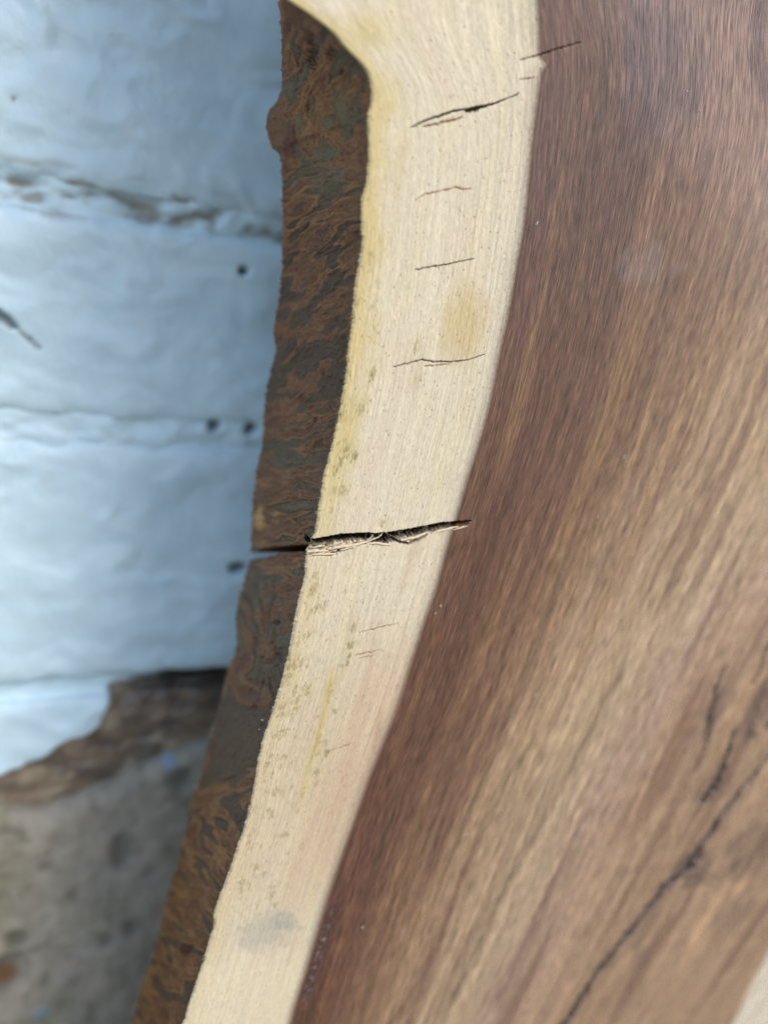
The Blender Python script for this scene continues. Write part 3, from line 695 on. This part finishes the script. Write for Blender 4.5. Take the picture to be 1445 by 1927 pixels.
for k, (yc, ang, ll, lsh) in enumerate(fields):
    wgt = np.exp(-((Y - yc) / 6.5) ** 2)
    m = wgt.max(1) > 0.01
    if not m.any(): continue
    a = math.radians(ang); ca, sa = math.cos(a), math.sin(a)
    xx, yy_ = wx[m], -wy[m]
    f = fbm((xx * ca + yy_ * sa) / (ll * 1.7), (-xx * sa + yy_ * ca) / (lsh * 1.8), 110 + k, 3, 0.36)
    tmp = np.zeros_like(X); tmp[m] = f * wgt[m]
    Fs = Fs + tmp; Ws = Ws + wgt ** 2
Fp = Fs / np.sqrt(np.maximum(Ws, 1e-6))
thr = np.interp(Y, [0, 12, 18, 30, 36, 46, 56, 70, 78, 92, 100, 110, 120, 130, 140, 147, 155, 175, 190], [.45, .22, .10, .08, .28, .22, .02, -.10, .05, .12, .30, .06, -.05, -.30, -.42, 0, .22, .25, .12])
g = Fp - thr
fine = fbm(X / 0.55, Y / 0.35, 140, 3); med = fbm(X / 2.2, Y / 1.6, 141, 3)
BR = lin(150, 103, 64); OR = lin(158, 116, 72); GY = lin(124, 112, 90); DKB = lin(66, 54, 46); RD = lin(122, 74, 48)
TINT = np.array([0.90, 0.80, 0.62])
greyer = np.interp(Y, [0, 14, 30, 38, 44, 75, 82, 105, 122, 130, 145, 155, 195], [.5, .9, 1, .6, .15, .1, .6, .9, .8, .25, .3, .2, .3])
grey = mix(np.broadcast_to(lin(84, 63, 46), X.shape + (3,)).copy(), GY, 0.75 * greyer * (0.8 + 0.5 * med))
brn = np.broadcast_to(BR, X.shape + (3,)).copy()
brn = mix(brn, RD, ss(0.0, 0.55, med) * 0.65)
brn = mix(brn, OR, ss(0.0, 0.5, -med) * 0.5)
st_n = 0; 
for k, (yc, ang, ll, lsh) in enumerate(fields):
    wgt = np.exp(-((Y - yc) / 6.5) ** 2); mm_ = wgt.max(1) > 0.01
    if not mm_.any(): continue
    a = math.radians(ang); ca, sa = math.cos(a), math.sin(a); xx, yy_ = wx[mm_], -wy[mm_]
    tmp = np.zeros_like(X); tmp[mm_] = fbm((xx * ca + yy_ * sa) / 2.6, (-xx * sa + yy_ * ca) / 0.42, 310 + k, 2) * wgt[mm_]
    st_n = st_n + tmp
st_n = st_n / np.sqrt(np.maximum(Ws, 1e-6))
on = np.sin(Fp * 11 + 1.2 * med)
brn = mix(brn, OR * 1.1, ss(0.1, 0.95, on) * 0.6)
brn = mix(brn, RD * 0.75, ss(-0.2, -0.95, on) * 0.55)
brn *= (1 + 0.18 * fine + 0.2 * st_n)[..., None]
brn = mix(brn, lin(164, 120, 78), ss(0.25, 0.6, st_n) * 0.35)
grey *= (1 + 0.16 * fine)[..., None]
c = mix(brn, grey, ss(-0.06, 0.08, g + 0.05 * fine) * 0.88)
c = mix(c, OR * 1.05, np.exp(-((g + 0.10) / 0.055) ** 2) * np.interp(Y, [0, 120, 128, 150, 156, 200], [.2, .25, .8, .75, .3, .35]))
c = mix(c, DKB * 0.7, np.exp(-((g - 0.02) / 0.03) ** 2) * 0.35)
low = ss(-0.1, -0.5, Fp) * ss(20, 40, Y)
c = mix(c, RD * 0.55, low * 0.6)
def blob(x, y, rx, ry, wob=0.6, f=0.8):
    return ss(1.25, 0.35, ((px - x) / rx) ** 2 + ((py - y) / ry) ** 2 + wob * fbm(X / f, Y / f, 150, 3))
hgt = 0.25 * fine + 0.35 * st_n + 0.3 * on + 0.45 * med - 0.35 * ss(-0.04, 0.05, g)
for (x, y, rx, ry, dp) in [(582, 72, 9, 14, 1.2), (586, 105, 11, 24, 1.6), (620, 98, 9, 13, 1.4), (543, 50, 3, 16, .7), (563, 110, 4, 22, .7), (580, 200, 3, 12, .5)]:
    k = blob(x, y, rx, ry, 1.6, 0.6); c = mix(c, lin(52, 30, 24), k * 0.85); hgt -= dp * k
for (x, y, rx, ry, a) in [(560, 235, 9, 24, .8), (632, 120, 16, 16, .6), (655, 140, 8, 22, .7), (640, 195, 20, 36, .7), (612, 228, 18, 14, .8), (610, 288, 26, 16, .85), (628, 328, 22, 20, .8), (597, 340, 20, 24, .7), (556, 345, 9, 9, .7)]:
    k = blob(x, y, rx, ry, 0.9); c = mix(c, GY * 0.95, k * a); hgt -= 0.3 * k
for (x, y, rx, ry, a) in [(620, 250, 26, 9, .8), (620, 310, 34, 7, .7), (600, 200, 7, 40, .6), (640, 160, 6, 40, .5)]:
    k = blob(x, y, rx, ry, 0.8); c = mix(c, OR, k * a)
k = blob(546, 265, 14, 34, 0.6); c = mix(c, lin(110, 62, 38), k * 0.8)
k = ss(1.3, 0.3, ((px - 518) / 20) ** 2 + ((py - 243) / 42) ** 2); c = mix(c, lin(140, 98, 74), k * 0.7)
# pale chip at the back corner and the raised knots
k = blob(489, 975, 11, 24, 0.5); c = mix(c, lin(205, 165, 112), k * 0.95); hgt += 0.5 * k
k = blob(521, 967, 7, 6, 0.5); c = mix(c, lin(190, 150, 112), k * 0.7); hgt += 1.0 * k
k = blob(540, 90, 6, 10, 0.5); c = mix(c, lin(170, 130, 98), k * 0.6)
for (x, y, r) in [(519, 1171, 7), (592, 790, 6), (660, 248, 5), (640, 135, 7), (510, 1690, 8), (348, 1788, 12), (478, 1203, 5)]:
    k = blob(x, y, r, r, 0.4); c = mix(c, lin(92, 40, 26), k * 0.85); hgt -= 0.7 * k
rad = np.hypot((px - 500), (py - 1228) * 0.8); th = np.arctan2(py - 1228, px - 500)
k = blob(503, 1222, 17, 22, 0.9); c = mix(c, lin(138, 98, 66), k * 0.8); hgt += 1.3 * k
k = np.exp(-((rad - 25) / 7) ** 2) * ss(-0.2, 0.5, np.sin(th * 2 + 1) + noise(X / .8, Y / .8, 175)); c = mix(c, lin(66, 44, 34), k * 0.6); hgt -= 0.5 * k
ray = ss(0.55, 0.95, np.cos(th * 26 + 3.0 * noise(rad / 30, th * 2, 160))) * ss(24, 32, rad) * ss(150, 70, rad) * ss(0.75, 0.97, np.abs(np.sin(th + 0.15)))
c = mix(c, lin(76, 48, 34), ray * 0.7); hgt -= 0.5 * ray
# tan back rim lower down
c = mix(c, lin(170, 130, 95), ss(0.90, 0.97, b[None, :] + 0 * Y) * ss(0.1, 0.4, noise(Y / 3.2, X * 0, 165)) * ss(118, 130, Y) * 0.7)
c = mix(c, lin(60, 42, 34), ss(0.10, 0.0, b[None, :] + 0.05 * med) * 0.3)
c = c * TINT
# the split opening on the edge
vs0 = np.interp(px, [465, 478, 500, 530, 560, 590], [1038, 1039, 1032, 1029, 1027, 1025]); vs1 = np.interp(px, [465, 478, 500, 515, 530, 560, 575, 592], [1055, 1052, 1046, 1043, 1038, 1036, 1037, 1032])
rg = 2.2 * noise(X / 0.5, Y * 0, 170) + 3.0 * noise(X / 1.8, Y * 0, 171)
inn = ss(vs0 - 1.5 + rg, vs0 + 1.5 + rg, py) * ss(vs1 + 1.5 - rg, vs1 - 1.0 - rg, py)
c = mix(c, lin(74, 50, 34), inn * 0.85)
c = mix(c, lin(96, 66, 42), ss(8, 0, np.abs(py - vs1)) * (1 - inn) * 0.4)
ends = ss(0, 0.06, b[None, :] + 0 * Y) * 1.0
hgt = hgt * ends * ss(1.0, 0.95, b[None, :] * 0.9)
bul = 1.2 * np.sin(np.pi * b)[None, :] ** 1.0
U = U - (hgt * 0.55 + 0.0 * bul) + inn * np.interp(px, [470, 520, 560, 590], [26, 14, 9, 7])
grid_mesh('live_edge', world(U, V, W), EDGE, slab, {'tone': ('FLOAT_COLOR', c), 'grain': ('FLOAT_VECTOR', np.stack([X, Y, 0 * X], -1))}, flip_n=True)

# ---- back, far side, top and foot
sel = np.unique(np.concatenate([np.arange(0, len(Vrow), 4), [len(Vrow) - 1]]))
vv = Vrow[sel]; ub = uB[sel]
innb = inn[sel, -1] > 0.3
ub = ub + innb * 30
nb = 14; tb_ = np.linspace(0, 1, nb)
Ub = ub[:, None] + (uMax - ub)[:, None] * tb_[None, :]; Vb = np.repeat(vv[:, None], nb, 1)
Pb = world(Ub, Vb, 0 * Ub + D_SLAB + T)
cb = mix(np.broadcast_to(lin(120, 85, 66) * 0.9, Ub.shape + (3,)).copy(), np.array([0.6, 0.48, 0.34]), ss(30, 24, Ub - ub[:, None]))
gb = np.stack([Ub, Vb, 0 * Ub], -1)
grid_mesh('slab_back', Pb, HEART, slab, {'tone': ('FLOAT_COLOR', cb), 'grain': ('FLOAT_VECTOR', gb)}, flip_n=True)
wq = np.linspace(0, T, 8)
Us = np.full((len(vv), 8), uMax); Vs = np.repeat(vv[:, None], 8, 1); Ws_ = D_SLAB + np.repeat(wq[None, :], len(vv), 0)
bulge = 6 * np.sin(np.pi * wq / T)[None, :] + 1.5 * noise(Vs / 20, Ws_ / 20, 5) * np.sin(np.pi * wq / T)[None, :]
cs = mix(np.broadcast_to(BR, Us.shape + (3,)).copy(), GY, ss(0, .3, fbm(Vs / 10, Ws_ / 30, 7, 3)))
grid_mesh('far_edge', world(Us + bulge, Vs, Ws_), EDGE, slab, {'tone': ('FLOAT_COLOR', cs), 'grain': ('FLOAT_VECTOR', np.stack([Ws_, Vs, 0 * Vs], -1))})
for nm, k in (('top_end', -1), ('foot_end', 0)):
    a = np.linspace(0, 1, 40); ww = np.linspace(0, 1, 8)
    A, Wq = np.meshgrid(a, ww)
    u0 = uL[k] + (uB[k] - uL[k]) * Wq
    Ue = u0 + (uMax - u0) * A
    ce = mix(np.broadcast_to(np.array([0.62, 0.5, 0.36]), Ue.shape + (3,)).copy(), lin(112, 78, 62), ss(uR[k] - 1, uR[k] + 1, Ue))
    grid_mesh(nm, world(Ue, 0 * Ue + Vrow[k], D_SLAB + Wq * T), HEART, slab, {'tone': ('FLOAT_COLOR', ce), 'grain': ('FLOAT_VECTOR', np.stack([Ue, Wq * T, 0 * Ue], -1))}, flip_n=(k == 0))

# ---- splinters of torn wood in the split
FIB = mat_plain('torn_fibre', (0.66, 0.54, 0.38), 0.7, 900)
def splinter(pts, thick, lift, seed):
    """a thin curved sliver: centre line in the photo with half widths, its own thickness"""
    r = np.random.RandomState(seed)
    p = np.array(pts, float); n = 14
    t = np.linspace(0, len(p) - 1, n)
    x = np.interp(t, range(len(p)), p[:, 0]); y = np.interp(t, range(len(p)), p[:, 1]); hw = np.interp(t, range(len(p)), p[:, 2]) * 0.1
    Uc, Vc = plane(np.stack([x, y], 1), D_SLAB)
    hw = hw * (0.75 + 0.5 * r.rand(n)); Vc = Vc + 0.05 * r.randn(n)
    hgt = lift * np.sin(np.linspace(0.15, np.pi - 0.1, n)) + 0.05 * r.randn(n)
    vs_ = []
    for i in range(n):
        for (dv, dd) in ((hw[i], -0.0), (hw[i] * 0.3, thick * 0.6), (-hw[i], 0.1), (-hw[i] * 0.8, -thick), (hw[i] * 0.8, -thick)):
            vs_.append(world(Uc[i], Vc[i] + dv, D_SLAB - hgt[i] - dd + 0.15))
    q = []
    for i in range(n - 1):
        for j in range(5):
            a = i * 5 + j; bb = i * 5 + (j + 1) % 5
            q.append((a, bb, bb + 5, a + 5))
    return raw_mesh('splinter', np.array(vs_), np.array(q), FIB, slab)
splinter([(754, 1017, 1.5), (768, 1014, 3.4), (785, 1010, 3.6), (798, 1005, 2.4), (806, 1001, 1)], 0.5, 0.15, 1)
splinter([(616, 1034, 1), (640, 1029, 3), (672, 1024, 3), (695, 1018, 1.6), (706, 1012, 0.8)], 0.5, 0.25, 2)
splinter([(578, 1040, 1.5), (592, 1036, 4), (606, 1037, 3), (618, 1036, 1)], 0.5, 0.1, 3)
splinter([(812, 1004, 1), (826, 999, 3), (845, 995, 2.5), (862, 991, 1)], 0.4, 0.15, 4)
splinter([(684, 1020, 0.7), (694, 1013, 1.6), (702, 1007, 0.6)], 0.3, 0.5, 5)
splinter([(588, 1031, 0.8), (600, 1027, 2.0), (612, 1027, 0.8)], 0.3, 0.4, 6)
splinter([(690, 1024, 1), (706, 1021, 2.6), (722, 1024, 2.4), (738, 1026, 1)], 0.4, 0.2, 8)
splinter([(640, 1036, 0.8), (655, 1031, 1.8), (672, 1027, 1.6), (684, 1023, 0.7)], 0.3, 0.35, 9)
splinter([(700, 1016, 0.6), (712, 1009, 1.3), (720, 1003, 0.5)], 0.3, 0.5, 10)
splinter([(852, 997, 0.8), (866, 993, 1.8), (880, 990, 0.7)], 0.3, 0.15, 11)
splinter([(576, 1047, 0.8), (596, 1043, 2.2), (622, 1043, 2.0), (634, 1041, 0.8)], 0.35, 0.2, 12)
splinter([(838, 222, 1), (850, 217, 4.5), (864, 213, 4), (874, 211, 1)], 0.3, 0.02, 7)

# ---- frayed fibres along the sawn edge and in the split (more than one could count)
def hairs(rng, n):
    vs_, q = [], []
    for i in range(n):
        if i < n * 0.78:
            y = rng.uniform(480, 1900); xw = np.interp(y, *zip(*[(p[1], p[0]) for p in front_px])); x = xw + rng.uniform(-1.0, 2)
            ang = rng.uniform(math.radians(100), math.radians(260)); L = rng.uniform(0.2, 0.75) * (1.6 if rng.random() < 0.08 else 1)
        else:
            x = rng.uniform(580, 850); y = np.interp(x, [580, 700, 850], [1030, 1012, 990]) + rng.uniform(-6, 18)
            ang = rng.uniform(0, 2 * math.pi); L = rng.uniform(0.2, 0.7)
        u, v = plane([(x, y)], D_SLAB); u, v = u[0], v[0]
        r0 = rng.uniform(0.018, 0.045); bx, bz = math.cos(ang), math.sin(ang); lift = rng.uniform(0.0, 0.35)
        base = len(vs_)
        for k, f in enumerate((0, 0.5, 1.0)):
            cu = u + bx * L * f; cv = v + bz * L * f + rng.uniform(-.05, .05) * f; dd = D_SLAB + 0.12 - lift * f * L * 2; rr_ = r0 * (1 - 0.7 * f)
            for j in range(3):
                a = j * 2 * math.pi / 3
                vs_.append(world(np.float64(cu - bz * rr_ * math.cos(a)), np.float64(cv + bx * rr_ * math.cos(a)), np.float64(dd + rr_ * math.sin(a))))
        for k in range(2):
            for j in range(3):
                a = base + k * 3 + j; bb = base + k * 3 + (j + 1) % 3
                q.append((a, bb, bb + 3, a + 3))
    return np.array(vs_), np.array(q)
hv, hq = hairs(random.Random(5), 900)
fo = raw_mesh('wood_fibre', hv, hq, FIB, slab); fo['kind'] = 'stuff'

# ------------------------------------------------------------------ pale flecks of dust lying on the wood
DUST = mat_plain('pale_dust', (0.5, 0.5, 0.5), 0.5, 1500)
flecks = [(1173, 860, 1.5, 7, 'longest pale dust sliver on the brown heartwood, right of and above the big split'),
          (1124, 972, 1.4, 5, 'pale dust sliver on the heartwood, level with the big split'),
          (1056, 1076, 1.4, 3, 'small pale dust fleck on the heartwood, right of and just below the big split'),
          (1034, 1203, 1.6, 4.5, 'pale dust sliver on the heartwood, level with the short red checks in the sapwood'),
          (1008, 1308, 1.6, 6, 'lowest of the sharp pale dust slivers on the heartwood, below the red checks'),
          (1292, 172, 3.2, 1.8, 'brightest pale dust fleck at the top right of the heartwood'),
          (1316, 209, 1.8, 1.8, 'upper of two tiny dust dots under the bright fleck at the top right'),
          (1315, 237, 1.4, 2.2, 'lower of two tiny dust dots under the bright fleck at the top right'),
          (1325, 300, 1.3, 1.6, 'lone tiny dust dot, lowest of those at the top right of the heartwood'),
          (1010, 420, 1.8, 5, 'pale dust fleck on dark heartwood close to the sapwood border, near the top'),
          (829, 1140, 2.2, 3.5, 'upper of two dust flecks on dark heartwood beside the border, below the split'),
          (819, 1154, 1.6, 3.5, 'lower of two dust flecks on dark heartwood beside the border, below the split'),
          (1210, 1425, 3, 9, 'upper of two blurred pale flecks left of the long seam at the lower right'),
          (1222, 1455, 3, 8, 'lower of two blurred pale flecks left of the long seam at the lower right'),
          (1058, 1737, 2.4, 8, 'blurred pale fleck near the bottom, left of the long dark seam'),
          (878, 1570, 4, 3, 'blurred round fleck low on the heartwood, between the sapwood border and the seam'),
          (682, 1745, 3.5, 3, 'blurred pale fleck beside the dark strip at the foot of the sapwood border'),
          (676, 488, 1.2, 6, 'thin white fleck on the corner between the dark edge and the sapwood'),
          (504, 1352, 4, 2, 'upper of two white flecks on the dark edge below the knot'),
          (503, 1369, 3, 1.5, 'lower of two white flecks on the dark edge below the knot')]
proto = None
for i, (x, y, rx, ry, lab) in enumerate(flecks):
    D = 'edge' if 'dark edge below' in lab else D_SLAB
    if proto is None:
        import bmesh
        bm = bmesh.new(); bmesh.ops.create_icosphere(bm, subdivisions=2, radius=1.0)
        for v in bm.verts:
            k = 1 + 0.35 * float(noise(v.co.x * 2.1 + 3, v.co.y * 2.1 + v.co.z, 5)); v.co *= k
        me = bpy.data.meshes.new('dust_fleck'); bm.to_mesh(me); bm.free(); me.materials.append(DUST); me.shade_smooth()
        proto = bpy.data.objects.new('dust_fleck', me); o = proto
    else:
        o = proto.copy()
    sc.collection.objects.link(o)
    DD = D_SLAB - 0.05
    if D == 'edge': 
        u, v = plane([(x, y)], D_SLAB + 3); DD = D_SLAB + 2.6; uu_ = float(UL(v[0])) - 0.5; u = [uu_]
    else: u, v = plane([(x, y)], D_SLAB)
    o.location = world(np.float64(u[0]), np.float64(v[0]), np.float64(DD))
    o.scale = (rx * 0.75e-4, 0.09e-3, ry * 0.85e-4)
    o.rotation_euler = (0, 0.25 + 0.2 * math.sin(i * 2.3), 0)
    o['label'] = lab
    o['category'] = 'dust fleck'; o['group'] = 'pale dust flecks on the wood'; o['kind'] = 'thing'
